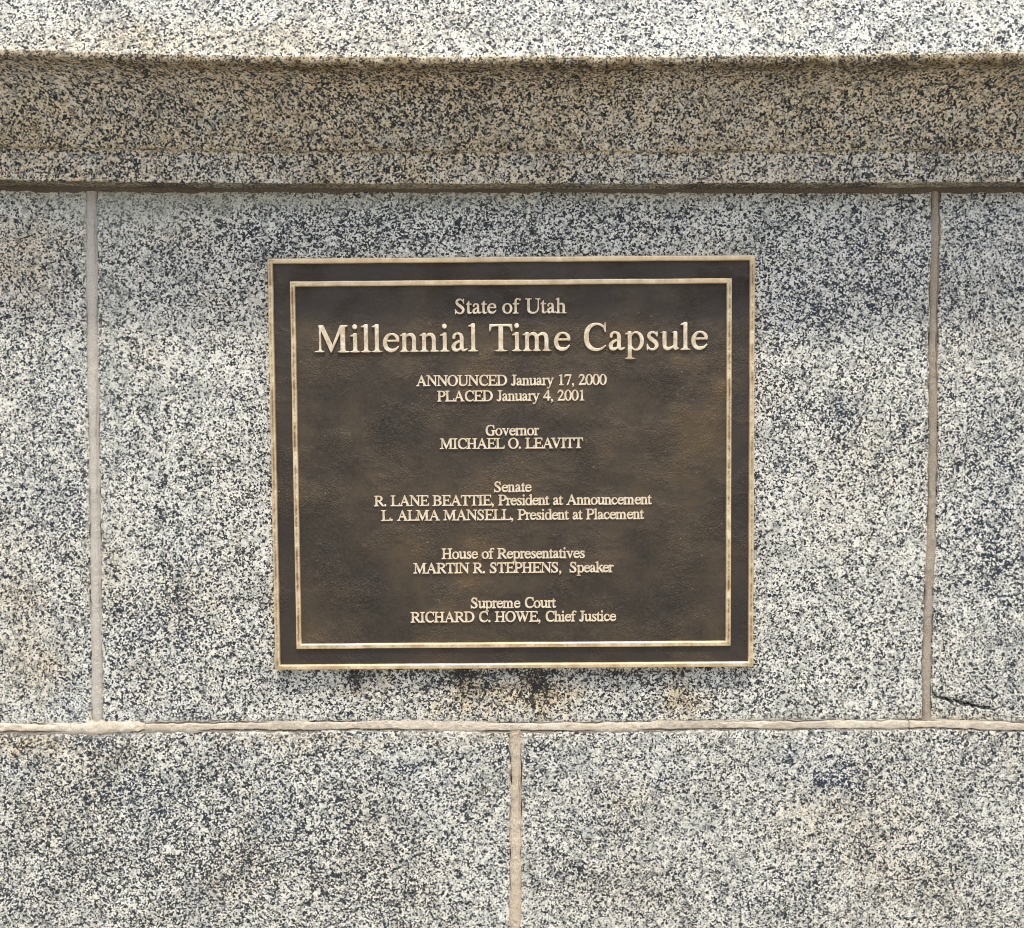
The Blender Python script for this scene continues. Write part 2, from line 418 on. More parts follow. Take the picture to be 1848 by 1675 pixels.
XL0, XR0 = -1.62, 1.62
zTop = zline(JT, 0.5)
zHt, zHb = zline(JH, -7.5), zline(JH, 8.5)
jl_l, jl_r = xline(JL, -9.5), xline(JL, 9.5)
jr_l, jr_r = xline(JR, -8), xline(JR, 8)
jb_l, jb_r = xline(JB, -9.5), xline(JB, 9.5)

def chip(X, Z):
    """the dark cracked groove in the right-hand block near the joint"""
    px, py = Q(X, Z)
    cy = np.interp(px, [1684, 1693, 1705, 1730, 1760, 1783, 1800], [1246, 1257, 1262, 1268, 1275, 1279, 1281])
    wdt = np.interp(px, [1684, 1700, 1740, 1765, 1785, 1800, 1808], [4.5, 3.5, 5, 4, 4, 2, 0.01])
    g_ = np.clip(1 - ((py - cy + 3.0 * vn(px, py * 0, 11, 3) + 1.5 * vn(px, py * 0, 4, 4)) / (wdt * (.75 + .35 * vn(px, py * 0, 8, 6)))) ** 2, 0, 1) * (px > 1684) * (px < 1808)
    lip = np.exp(-((py - cy - 12) / 10) ** 2) * (px > 1684) * (px < 1815)
    return .012 * g_ + .0006 * lip

b1 = block(cst(-1.12), jl_l, zHt, zTop, 11)
b2 = block(jl_r, jr_l, zHt, zTop, 23)
b3 = block(jr_r, cst(1.12), zHt, zTop, 37, res=.0018, crack=chip)
ZB = -1.0
b4 = block(cst(-1.04), jb_l, cst(ZB), zHb, 51)
b5 = block(jb_r, cst(1.06), cst(ZB), zHb, 67)
# the courses go on past the photograph's edges
zu = lambda f: (lambda x: f(x))
block(cst(XL0), cst(-1.135), zHt, zTop, 71, res=.02); block(cst(1.135), cst(XR0), zHt, zTop, 73, res=.02)
block(cst(XL0), cst(-1.055), cst(ZB), zHb, 75, res=.02); block(cst(1.075), cst(XR0), cst(ZB), zHb, 77, res=.02)
for a, b, sd in ((XL0, -.60, 81), (-.585, .45, 83), (.465, XR0, 85)):
    block(cst(a), cst(b), cst(GZ), cst(ZB - .014), sd, res=.02)

# ---- mortar
def ribbon(C0, C1, n, nrm, half, m, seed, y0, y1, gap0=.0, gap1=.0, rough=.0006, along_x=True, fcen=None, soil=(0, 0, 0)):
    """tooled mortar: runs from C0 to C1 along its axis; cross-section bulges from depth y1 at the edges to y0 in the middle"""
    a = np.linspace(C0, C1, n)
    c = fcen(a)
    prof = np.concatenate([[-1.0], np.linspace(-.985, .985, 35), [1.0]])
    A, U = np.meshgrid(a, prof, indexing='ij')
    Cc = np.repeat(c[:, None], len(prof), 1)
    hw = half + rough * 1.9 * vn(A, U * 0 + seed, .02, seed) + rough * 1.3 * vn(A, U * 0, .006, seed + 1)
    lo = hi = hw
    Bc = Cc + np.where(U < 0, U * lo, U * hi)
    Y = y1 + (y0 - y1) * (1 - np.abs(U) ** 2.6) + rough * (1.1 * vn(A, Bc, .014, seed + 2) + .8 * vn(A, Bc, .005, seed + 3))
    # shrinkage cracks that wander along both sides of the bead
    for sgn, dep, k in ((-1, gap0, 11), (1, gap1, 13)):
        uc = sgn * (.66 + .10 * vn(A, U * 0, .045, seed + k) + .06 * vn(A, U * 0, .009, seed + k + 1))
        pres = np.clip(vn(A, U * 0, .07, seed + k + 2) * 1.6 + .75, 0, 1)
        Y = Y + dep * 5 * pres * np.exp(-((U - uc) / .10) ** 2)
    Y = Y + np.where(np.abs(U) > .99, .02, 0)
    so = soil[0] + soil[1] * np.abs(U) ** 4 + soil[2] * np.clip(vn(A, Bc, .05, seed + 9), 0, 1)
    V = np.stack([A, Y, Bc] if along_x else [Bc, Y, A], -1)
    cen = V.reshape(-1, 3).mean(0); cen[1] = 0
    me = grid_mesh('mortar_joint', V - cen, attrs={'soil': np.clip(so, 0, 1)})
    if not along_x:
        pass
    return link('mortar_joint', me, m, wall, Vector(cen) - WO)

cH = lambda x: (zHt(x) + zHb(x)) / 2
PXM = .000694          # metres per photograph pixel on the wall face
xa = lambda px, py=1312: float(P(px, py)[0])
ribbon(XL0, xa(262), 760, None, 13 * PXM, M_MC, 3, -.0022, .0012, .0030, .0022, .0011, True, lambda a: cH(a) + .0010, (0, .25, .1))
ribbon(xa(262.5), xa(1640), 1200, None, 12 * PXM, M_MC, 6, -.0010, .0012, .0024, .0014, .0008, True, lambda a: cH(a) + .0003, (.1, .35, .25))
ribbon(xa(1640.5), XR0, 620, None, 11.5 * PXM, M_MC, 8, -.0010, .0013, .0028, .0026, .0007, True, lambda a: cH(a), (.1, .4, .35))
zt_ = float(zTop(-.5)); zh_ = float(zHt(-.5))
ribbon(zh_ - .002, zt_ + .004, 520, None, 10.3 * PXM, M_MP, 12, -.0006, .0022, .0, .0004, .0005, False, lambda z: (jl_l(z) + jl_r(z)) / 2, (0, .3, .1))
ribbon(zh_ - .002, zt_ + .004, 520, None, 8.4 * PXM, M_MB, 14, .0000, .0026, .0, .0006, .0006, False, lambda z: (jr_l(z) + jr_r(z)) / 2, (0, .35, .15))
ribbon(ZB - .004, float(zHb(0)) + .003, 520, None, 10.3 * PXM, M_MT, 16, -.0004, .0022, .0, .0005, .0007, False, lambda z: (jb_l(z) + jb_r(z)) / 2, (0, .2, .15))
for x_, za, zb_ in ((-1.1275, zh_, zt_), (1.1275, zh_, zt_), (-1.0475, ZB, float(zHb(0))), (1.0675, ZB, float(zHb(0))), (-.5925, GZ, ZB), (.4575, GZ, ZB)):
    ribbon(za - .002, zb_ + .002, 60, None, .0078, M_MP, int(20 + x_ * 10), .0, .0025, 0, 0, .0005, False, (lambda q: (lambda z: np.zeros_like(z) + q))(x_), (0, .3, .1))
ribbon(XL0, XR0, 200, None, .0072, M_MC, 31, 0, .003, .001, .001, .0006, True, lambda a: np.zeros_like(a) + ZB - .007, (0, .3, .1))

# backing that closes the joints from behind
bk = np.zeros((2, 2, 3)); bk[0, 0] = (XL0, .028, GZ); bk[0, 1] = (XR0, .028, GZ); bk[1, 1] = (XR0, .028, .36); bk[1, 0] = (XL0, .028, .36)
link('wall_core', grid_mesh('wall_core', bk - np.array(WO), smooth=False), M_CORE, wall)

# ---- moulded ledge: profile as (depth y, photo row at the middle of the picture, weight of the ledge's sag, warm, dens, film)
bow = lin([(-600, -24), (0, -15), (200, -8), (400, -2.5), (700, 0), (1100, 0), (1400, -2), (1650, -5), (1848, -8), (2400, -14)])
PR = []
def pr(y, row, w, warm, dens, film=0): PR.append((y, row, w, warm, dens, film))
pr(.015, 342.0, .45, .5, .30, .9); pr(-.004, 341.0, .45, .5, .30, .9)
pr(-.0285, 332.3, .45, .6, .3, .8); pr(-.0298, 330.8, .45, .5, .3, .1); pr(-.0301, 329, .45, .4, .25, 0)
for i in range(7): pr(-.0302 - .0006 * (i + 1) / 7, 328.5 - 50 * (i + 1) / 7, .5, .40, .33)
pr(-.0309, 275.0, .6, .6, .36, .4); pr(-.0345, 272.8, .6, .8, .33, .3); pr(-.0362, 271.0, .6, .7, .32); pr(-.0368, 268.5, .6, .7, .32)
# cove: springs nearly upright, curls forward under the nose
for i in range(1, 27):
    f = i / 26.0; a = f * math.radians(74)
    yy = -.0368 - .0672 * (1 - math.cos(a)) / (1 - math.cos(math.radians(74)))
    rr = 268.5 - (268.5 - 121) * math.sin(a) / math.sin(math.radians(74))
    pr(yy, rr, .6 + .4 * f, .66 - .20 * math.sin(f * 3.0) + (.25 if f > .85 else 0), .33)
pr(-.1068, 117.0, 1, .95, .25, .4); pr(-.1090, 115.5, 1, 1, .2, .4); pr(-.1098, 113.5, 1, .95, .2, .3); pr(-.1100, 109.0, 1, .9, .2, .2); pr(-.1099, 105.0, 1, .85, .2, .15); pr(-.1094, 102.6, 1, .55, .2, 0); pr(-.1086, 101.2, 1, .2, .2, 0)
nx = 1000
xs = np.linspace(XL0, XR0, nx)
rows, attr = [], []
for y, row, w, wm, dn, fl in PR:
    px0 = CX + F * xs / (D + y)
    rz = row + bow(px0) * w
    _, z = P(px0, rz, y)
    rows.append(np.stack([xs, np.full(nx, y), z], -1))
    a = np.zeros((nx, 4)); a[:, 0] = dn; a[:, 1] = wm; a[:, 2] = .05; a[:, 3] = fl
    attr.append(a)
last = rows[-1]
for i in range(1, 31):                      # sloping weathered top, then back to the upper wall
    f = i / 30.0
    r = last.copy(); r[:, 1] += .030 * f + .055 * max(0, f - .75) * 4; r[:, 2] += .150 * f
    px_, py_ = Q(r[:, 0], r[:, 2], float(r[0, 1]))
    a = np.zeros((nx, 4)); a[:, 0] = .235
    a[:, 1] = np.clip(.03 + .26 * np.exp(-((py_ - 75) / 38) ** 2) * np.exp(-((px_ - 300) / 480.0) ** 2) * (1 + .6 * fbm(xs, py_ * .001, .09, 7)), 0, 1)
    a[:, 2] = .12 + .2 * (px_ > 900)
    rows.append(r); attr.append(a)
V = np.stack(rows, 0); A = np.stack(attr, 0)
# fine irregularity of the cut stone, more at the two arrises
rowi = np.arange(V.shape[0])[:, None] * .006
nz = vn(V[..., 0], rowi, .02, 91) * .0003 + vn(V[..., 0], rowi, .07, 92) * .0003 + vn(V[..., 0], rowi, .006, 97) * .0003
V[..., 2] += nz
V[..., 1] += .0007 * vn(V[..., 0], rowi, .03, 93) + .0005 * fbm(V[..., 0], rowi, .16, 94)
low = slice(2, 6); V[low, :, 2] += (.0005 * vn(xs, xs * 0, .02, 95) + .0005 * vn(xs, xs * 0, .008, 96))
SOOT_SHADE = np.zeros(V.shape[:2]); SOOT_SHADE[:3] = .75  # underside rows: the shade below the ledge painted dark
NP = len(PR); SOOT_SHADE[NP - 9:NP - 2] = .42; SOOT_SHADE[NP - 2] = .15
for i_ in range(9, 36): SOOT_SHADE[NP - i_ - 1] = max(0, .34 * (1 - (i_ - 8) / 14.0))  # cove top: dirt plus painted shading, fading downward
SOOT_SHADE *= .75 + .5 * vn(xs, xs * 0, .06, 131)[None, :]
X_, R_ = V[..., 0], rowi + 0 * V[..., 0]
A[..., 0] += .05 * fbm(X_, R_, .10, 101) + .06 * fbm(X_, R_, .035, 103); A[..., 1] *= 1 + .5 * fbm(X_, R_, .11, 102)
A[..., 1] += .15 * np.clip(fbm(X_, R_, .06, 105), 0, 1); A[..., 2] += .15 * np.clip(fbm(X_, R_, .07, 104), 0, 1)
A[..., 0] += .06 * np.exp(-((X_ - .0) / .25) ** 2) * (np.arange(V.shape[0])[:, None] > 22) * (np.arange(V.shape[0])[:, None] < 42)
A = np.clip(A, 0, 1)
cen = np.array([0, 0, float(V[20, 0, 2])])
# orient faces outward (rows go upward, columns to +x)
link('moulding_stone', grid_mesh('moulding_stone', V - cen, cols={'tint': A}, attrs={'soot_shade': SOOT_SHADE}), M_GR, wall, Vector(cen) - WO)
zup = float(V[-1, nx // 2, 2])
for a, b, sd in ((XL0, -.72, 121), (-.705, .30, 123), (.315, XR0, 125)):
    block(cst(a), cst(b), cst(zup + .012), cst(zup + .62), sd, res=.02)
ribbon(XL0, XR0, 200, None, .0072, M_MC, 33, 0, .003, 0, 0, .0006, True, lambda a: np.zeros_like(a) + zup + .006, (0, .3, .1))
bk2 = bk.copy(); bk2[0, :, 2] = .30; bk2[1, :, 2] = zup + .62; bk2[..., 1] = .029
link('wall_core', grid_mesh('wall_core', bk2 - np.array(WO), smooth=False), M_CORE, wall)
# the dirty bed joint under the ledge
cT = lambda x: zTop(x) + .0040
ribbon(XL0, XR0, 1400, None, .0078, M_MD, 41, -.0040, .0012, .0, .0, .0009, True, lambda a: cT(a) + .001, (.1, .25, .5))

# ---------------------------------------------------------------- letterforms (a plain book roman, drawn here)
def cr(pts, n=10):
    """Catmull-Rom through (x, y, r)"""
    p = np.array(pts, float)
    if len(p) == 2: return p
    q = np.vstack([2 * p[0] - p[1], p, 2 * p[-1] - p[-2]])
    out = []
    for i in range(1, len(q) - 2):
        for t in np.linspace(0, 1, n, endpoint=False):
            a, b, c, d = q[i - 1:i + 3]
            out.append(.5 * ((2 * b) + (c - a) * t + (2 * a - 5 * b + 4 * c - d) * t * t + (3 * b - a - 3 * c + d) * t ** 3))
    out.append(q[-2])
    return np.array(out)
def pen(*p): return ('pen', cr(p))
def line(x0, y0, x1, y1, r): return ('pen', np.array([(x0, y0, r), (x1, y1, r)], float))
def poly(*p): return ('poly', np.array(p, float))
def rect(x0, y0, x1, y1): return poly((x0, y0), (x1, y0), (x1, y1), (x0, y1))
def ball(x, y, r): return ('ell', (x, y, r, r))
def ell(x, y, a, b): return ('ell', (x, y, a, b))
def cut(o): return ('cut', o)
def dsh(xl, xc, xr, yb, yt):
    m, h = (yb + yt) / 2, (yt - yb) / 2
    a = np.linspace(-PI / 2, PI / 2, 26)
    return poly((xl, yb), *[(xc + (xr - xc) * abs(math.cos(t)) ** .9, m + h * math.sin(t)) for t in a], (xl, yt))
SH = 22
def sb(x0, x1, s0, s1, y=0, up=1):
    """bracketed slab serif: slab x0..x1 at y, stem s0..s1; up=1 stem rises, -1 stem descends"""
    h = SH * up; k = 34 * up
    return poly((x0, y), (x1, y), (x1, y + h * .8), (s1 + 22, y + h * 1.15), (s1, y + k + h), (s0, y + k + h), (s0 - 22, y + h * 1.15), (x0, y + h * .8))
def stem(s0, s1, y0, y1, bot=None, top=None):
    r = [rect(s0, y0, s1, y1)]
    if bot: r.append(sb(bot[0], bot[1], s0, s1, y0, 1))
    if top: r.append(sb(top[0], top[1], s0, s1, y1, -1))
    return r
def flag(x, s0, s1, y): return [poly((x, y - 48), (x, y - 68), (s0, y - 62), (s1, y - 80), (s1, y), (s1 - 12, y))]
GL = {}
def g(ch, w, *ops):
    L = []
    for o in ops: L += o if isinstance(o, list) else [o]
    GL[ch] = (w, L)
g('A', 722, poly((350, 674), (368, 674), (640, 12), (524, 12), (318, 560)), poly((368, 674), (346, 674), (96, 12), (136, 12), (352, 600)), rect(190, 220, 470, 257), sb(15, 213, 98, 132), sb(451, 706, 530, 632))
g('B', 667, dsh(150, 300, 560, 330, 662), dsh(150, 310, 593, 0, 360), cut(dsh(213, 290, 452, 366, 624)), cut(dsh(213, 300, 485, 38, 328)), stem(111, 213, 0, 662, (17, 230), (17, 230)))
g('C', 667, pen((606, 480, 13), (570, 575, 16), (490, 638, 20), (378, 656, 21), (255, 612, 38), (165, 500, 51), (138, 335, 54), (160, 175, 52), (255, 60, 42), (378, 17, 29), (490, 32, 22), (575, 85, 15), (625, 130, 9)), poly((586, 610), (594, 676), (612, 676), (622, 450), (600, 450)))
g('D', 722, dsh(150, 320, 685, 0, 662), cut(dsh(213, 300, 577, 38, 624)), stem(111, 213, 0, 662, (16, 230), (16, 230)))
g('E', 611, stem(111, 213, 0, 662, (12, 240), (12, 240)), rect(200, 624, 546, 662), poly((546, 662), (552, 519), (528, 519), (500, 612), (440, 630)), rect(200, 320, 430, 356), poly((420, 260), (442, 260), (442, 420), (420, 420), (404, 338)), rect(200, 0, 560, 38), poly((440, 30), (545, 60), (573, 169), (597, 169), (575, 0), (480, 0)))
g('G', 722, pen((612, 480, 13), (580, 575, 16), (500, 638, 20), (385, 656, 21), (255, 612, 38), (165, 500, 51), (138, 335, 54), (160, 175, 52), (260, 58, 42), (390, 15, 29), (500, 24, 24), (570, 48, 24)), poly((594, 610), (602, 676), (620, 676), (630, 450), (608, 450)), stem(524, 622, 40, 319, None, (452, 709)))
g('H', 722, stem(111, 213, 0, 662, (19, 305), (19, 305)), stem(508, 610, 0, 662, (416, 702), (416, 702)), rect(200, 316, 520, 356))
g('I', 333, stem(115, 217, 0, 662, (18, 315), (18, 315)))
g('J', 389, stem(180, 282, 130, 662, None, (85, 372)), pen((231, 160, 51), (226, 75, 44), (190, 15, 28), (130, 3, 18), (85, 30, 20)), ball(62, 62, 42))
g('L', 611, stem(113, 215, 0, 662, (12, 240), (12, 305)), rect(200, 0, 560, 38), poly((440, 30), (545, 60), (574, 174), (598, 174), (575, 0), (480, 0)))
g('M', 889, poly((112, 662), (230, 662), (462, 150), (430, 0), (410, 0), (120, 640)), poly((650, 662), (700, 662), (700, 600), (428, 0), (412, 40)), cut(poly((172, 560), (172, 25), (404, 25))), cut(poly((664, 520), (664, 25), (440, 25))), stem(130, 168, 10, 640, (12, 250)), stem(664, 766, 0, 662, (590, 863), (650, 863)), poly((12, 662), (230, 662), (220, 640), (12, 644)))
g('N', 722, poly((80, 662), (196, 662), (592, 168), (614, -11), (596, -11), (112, 600)), stem(111, 149, 10, 640, (12, 244)), stem(576, 614, -11, 655, None, (466, 707)), poly((12, 662), (196, 662), (190, 640), (12, 644)))
g('O', 722, ell(361, 331, 327, 345), cut(ell(361, 331, 218, 310)))
g('P', 556, dsh(150, 290, 542, 290, 662), cut(dsh(202, 280, 438, 327, 625)), stem(100, 202, 0, 662, (16, 292), (16, 220)))
g('R', 667, dsh(150, 300, 562, 312, 662), cut(dsh(213, 290, 456, 350, 625)), poly((268, 340), (386, 340), (610, 50), (659, 19), (659, 0), (532, 0)), stem(111, 213, 0, 662, (17, 294), (17, 230)))
g('S', 556, pen((430, 510, 13), (385, 605, 20), (290, 650, 24), (190, 635, 32), (126, 560, 41), (142, 460, 50), (230, 385, 57), (340, 305, 58), (412, 215, 52), (412, 115, 42), (355, 42, 28), (262, 12, 23), (160, 40, 21), (95, 115, 16), (68, 185, 11)), poly((410, 610), (430, 676), (448, 676), (456, 463), (434, 463)), poly((44, 199), (66, 199), (90, 60), (76, -12), (58, -12)))
g('T', 611, stem(254, 357, 0, 662, (160, 452)), rect(27, 624, 584, 662), poly((27, 662), (17, 492), (40, 492), (75, 600), (170, 632)), poly((584, 662), (594, 492), (571, 492), (536, 600), (441, 632)))
g('U', 722, stem(112, 214, 200, 662, None, (14, 304)), stem(590, 628, 200, 662, None, (480, 705)), pen((163, 240, 51), (170, 130, 49), (235, 48, 40), (350, 14, 29), (470, 34, 25), (565, 110, 21), (609, 240, 19)))
g('V', 722, poly((85, 662), (205, 662), (412, 170), (370, -11), (350, -11)), line(362, 10, 600, 650, 19), poly((16, 662), (302, 662), (302, 644), (205, 632), (85, 632), (16, 644)), poly((456, 662), (697, 662), (697, 644), (610, 632), (560, 632), (456, 644)))
g('W', 944, poly((72, 662), (188, 662), (352, 170), (320, -11), (302, -11)), line(312, 10, 470, 480, 18), poly((365, 662), (480, 662), (668, 170), (634, -11), (616, -11)), line(626, 10, 842, 650, 18), poly((5, 662), (270, 662), (270, 644), (188, 632), (72, 632), (5, 644)), poly((320, 662), (575, 662), (575, 644), (480, 632), (380, 632), (320, 644)), poly((700, 662), (932, 662), (932, 644), (850, 632), (810, 632), (700, 644)))
g('a', 444, pen((96, 345, 32), (104, 395, 30), (150, 436, 21), (212, 440, 20), (268, 408, 32), (290, 340, 41), (290, 230, 41), (290, 110, 41), (306, 52, 32), (346, 30, 23), (395, 42, 15), (436, 68, 9)), pen((275, 272, 15), (195, 238, 22), (115, 185, 35), (82, 112, 43), (105, 50, 38), (162, 26, 28), (225, 50, 19), (270, 92, 16)))
g('c', 444, pen((350, 352, 34), (325, 405, 24), (240, 443, 16), (150, 405, 31), (84, 310, 43), (70, 220, 45), (96, 118, 44), (165, 48, 39), (240, 30, 35), (320, 55, 22), (375, 105, 13), (405, 150, 8)))
g('d', 500, ell(214, 224, 187, 235), cut(ell(232, 226, 122, 200)), stem(341, 425, 40, 683), flag(268, 341, 425, 683), poly((341, -10), (425, 50), (491, 50), (491, 36), (400, 0)), poly((341, 0), (425, 20), (425, 80), (341, 80)))
g('e', 444, pen((392, 275, 26), (376, 355, 34), (312, 422, 24), (230, 442, 17), (140, 400, 31), (80, 300, 42), (70, 210, 45), (102, 105, 44), (175, 45, 39), (250, 34, 34), (330, 60, 22), (388, 115, 13), (418, 155, 8)), rect(70, 258, 420, 292))
g('f', 333, stem(103, 187, 0, 480, (21, 280)), pen((145, 450, 42), (148, 560, 40), (178, 632, 28), (240, 662, 20), (300, 655, 18)), ball(340, 625, 38), rect(20, 418, 309, 450))
g('h', 500, stem(74, 158, 0, 683, (9, 225)), flag(9, 74, 158, 683), pen((150, 370, 16), (210, 418, 22), (278, 426, 32), (338, 395, 40), (366, 320, 42), (366, 200, 42)), stem(324, 408, 0, 240, (273, 487)))
g('i', 278, stem(97, 181, 0, 460, (16, 253)), flag(20, 97, 181, 460), ball(133, 628, 54))
g('k', 500, stem(83, 167, 0, 683, (7, 235)), flag(12, 83, 167, 683), line(165, 232, 380, 435, 18), poly((200, 285), (275, 345), (480, 50), (505, 19), (505, 0), (395, 0)), rect(276, 430, 481, 450))
g('l', 278, stem(98, 182, 0, 683, (19, 257)), flag(19, 98, 182, 683))
arch = lambda x: pen((x, 370, 16), (x + 55, 415, 22), (x + 122, 426, 32), (x + 180, 395, 40), (x + 208, 320, 42), (x + 208, 200, 42))
g('n', 500, stem(74, 158, 0, 460, (14, 225)), flag(9, 74, 158, 460), arch(150), stem(316, 400, 0, 240, (262, 485)))
g('m', 778, stem(78, 162, 0, 460, (16, 228)), flag(12, 78, 162, 460), arch(152), stem(318, 402, 0, 240, (262, 460)), arch(394), stem(560, 644, 0, 240, (502, 715)))
g('o', 500, ell(250, 225, 221, 235), cut(ell(250, 225, 132, 204)))
g('p', 500, ell(285, 225, 185, 235), cut(ell(265, 226, 118, 202)), stem(79, 163, -217, 460, (5, 247)), flag(9, 79, 163, 460), poly((163, 40), (163, 380), (150, 380), (150, 40)))
g('r', 333, stem(78, 162, 0, 460, (5, 245)), flag(9, 78, 162, 460), pen((155, 350, 16), (205, 408, 24), (262, 428, 30)), ball(296, 408, 38))
g('s', 389, pen((304, 345, 10), (285, 402, 15), (220, 438, 19), (148, 428, 25), (104, 366, 35), (132, 300, 41), (200, 248, 44), (275, 188, 43), (302, 112, 38), (268, 42, 27), (200, 12, 19), (130, 30, 17), (88, 80, 13), (66, 145, 9)), poly((290, 400), (305, 456), (319, 456), (322, 338), (304, 338)), poly((51, 156), (68, 156), (88, 50), (76, -8), (60, -8)))
g('t', 278, rect(70, 90, 154, 452), poly((13, 432), (70, 480), (140, 579), (154, 579), (154, 418), (13, 418)), rect(30, 418, 255, 450), pen((112, 110, 42), (122, 52, 38), (165, 24, 28), (220, 32, 17), (272, 66, 9)))
g('u', 500, rect(71, 130, 155, 450), rect(9, 430, 155, 450), rect(341, 20, 425, 450), rect(259, 430, 425, 450), pen((113, 150, 42), (124, 72, 40), (182, 30, 36), (255, 42, 25), (345, 95, 17)), poly((341, -10), (425, 50), (479, 50), (479, 36), (400, 0)))
g('v', 500, poly((62, 450), (152, 450), (292, 130), (262, -14), (246, -14)), line(254, 5, 400, 440, 16), rect(19, 430, 215, 450), rect(338, 430, 477, 450))
g('y', 500, poly((62, 450), (152, 450), (292, 110), (262, -20), (246, -20)), pen((405, 440, 16), (330, 215, 16), (255, 0, 18), (205, -120, 22), (160, -175, 26), (110, -188, 28)), ball(76, -172, 38), rect(14, 430, 215, 450), rect(338, 430, 475, 450))
g('0', 500, ell(250, 331, 226, 345), cut(ell(250, 331, 132, 312)))
g('1', 500, stem(208, 296, 0, 640, (118, 394)), poly((111, 590), (118, 574), (208, 606), (296, 560), (296, 676), (284, 676)))
g('2', 500, pen((44, 478, 11), (84, 585, 22), (155, 632, 38), (240, 635, 41), (318, 588, 46), (338, 498, 46), (300, 380, 38), (210, 240, 27), (80, 70, 20)), poly((30, 0), (452, 0), (477, 140), (456, 142), (400, 76), (70, 76)))
g('4', 500, rect(292, 0, 376, 676), rect(12, 165, 473, 233), line(36, 205, 310, 640, 24))
g('7', 500, rect(45, 586, 449, 662), poly((45, 662), (20, 510), (38, 504), (90, 600)), poly((449, 662), (449, 640), (235, -8), (172, -8), (392, 610)))
g(',', 250, ball(112, 42, 50), pen((148, 20, 26), (140, -50, 18), (72, -128, 8)))
g('.', 250, ball(122, 44, 56))

STEP = 7.0
def raster(ops, fat):
    x0, y0, x1, y1 = -90, -290, 1010, 760
    xs_ = np.arange(x0, x1, STEP); ys_ = np.arange(y0, y1, STEP)
    X, Y = np.meshgrid(xs_, ys_)
    D_ = np.full(X.shape, 1e3)              # signed distance, negative inside
    def sdf(o):
        k, v = o
        if k == 'pen':
            d = np.full(X.shape, 1e3)
            for a, b in zip(v[:-1], v[1:]):
                ax, ay = b[0] - a[0], b[1] - a[1]; L = ax * ax + ay * ay + 1e-9
                t = np.clip(((X - a[0]) * ax + (Y - a[1]) * ay) / L, 0, 1)
                d = np.minimum(d, np.hypot(X - a[0] - t * ax, Y - a[1] - t * ay) - (a[2] + (b[2] - a[2]) * t))
            return d
        if k == 'ell':
            cx, cy, a, b = v
            r = np.hypot((X - cx) / a, (Y - cy) / b) + 1e-9
            gx, gy = (X - cx) / a ** 2, (Y - cy) / b ** 2
            return (r - 1) * r / np.maximum(np.hypot(gx, gy), 1e-5)
        d = np.full(X.shape, 1e3); ins = np.zeros(X.shape, bool)
        n = len(v)
        for i in range(n):
            a, b = v[i], v[(i + 1) % n]
            ax, ay = b[0] - a[0], b[1] - a[1]; L = ax * ax + ay * ay + 1e-9
            t = np.clip(((X - a[0]) * ax + (Y - a[1]) * ay) / L, 0, 1)
            d = np.minimum(d, np.hypot(X - a[0] - t * ax, Y - a[1] - t * ay))
            if abs(ay) > 1e-9:
                c = ((a[1] <= Y) != (b[1] <= Y)) & (X < a[0] + (Y - a[1]) * ax / ay)
                ins ^= c
        return np.where(ins, -d, d)
    for o in ops:
        if o[0] == 'cut': D_ = np.maximum(D_, -sdf(o[1]))
        else: D_ = np.minimum(D_, sdf(o))
    f = np.clip(D_ - fat, -40, 40)
    for _ in range(2):                      # casting softens the corners
        f = (np.roll(f, 1, 0) + np.roll(f, -1, 0) + 2 * f) / 4; f = (np.roll(f, 1, 1) + np.roll(f, -1, 1) + 2 * f) / 4
    return xs_, ys_, f

def contours(xs_, ys_, f):
    """marching squares at 0 -> closed loops"""
    ins = f < 0
    seg = {}
    def ept(e):
        k, j, i = e
        if k == 0:
            a, b = f[j, i], f[j, i + 1]; t = a / (a - b); return (xs_[i] + t * STEP, ys_[j])
        a, b = f[j, i], f[j + 1, i]; t = a / (a - b); return (xs_[i], ys_[j] + t * STEP)
    code = ins[:-1, :-1] * 1 + ins[:-1, 1:] * 2 + ins[1:, 1:] * 4 + ins[1:, :-1] * 8
    TB = {1: [(3, 0)], 2: [(0, 1)], 3: [(3, 1)], 4: [(1, 2)], 5: [(3, 0), (1, 2)], 6: [(0, 2)], 7: [(3, 2)], 8: [(2, 3)], 9: [(2, 0)], 10: [(0, 1), (2, 3)], 11: [(2, 1)], 12: [(1, 3)], 13: [(1, 0)], 14: [(0, 3)]}
    for j, i in zip(*np.nonzero((code > 0) & (code < 15))):
        E_ = [(0, j, i), (1, j, i + 1), (0, j + 1, i), (1, j, i)]
        for a, b in TB[int(code[j, i])]: seg[E_[a]] = E_[b]
    loops = []
    while seg:
        s, _ = next(iter(seg.items())); cur = s; L = []
        while cur in seg:
            L.append(ept(cur)); cur = seg.pop(cur)
        if len(L) > 6: loops.append(np.array(L))
    return loops

def thin(L, tol=1.1):
    """drop vertices on straight runs"""
    n = len(L); keep = []
    i = 0
    while i < n:
        keep.append(i)
        j = i + 2
        while j < n and j - i < 9:
            a, b = L[i], L[j]; m = L[i + 1:j]
            d = np.abs((b[0] - a[0]) * (m[:, 1] - a[1]) - (b[1] - a[1]) * (m[:, 0] - a[0])) / (np.hypot(*(b - a)) + 1e-6)
            if d.max() > tol: break
            j += 1
        i = j - 1
    return L[keep]

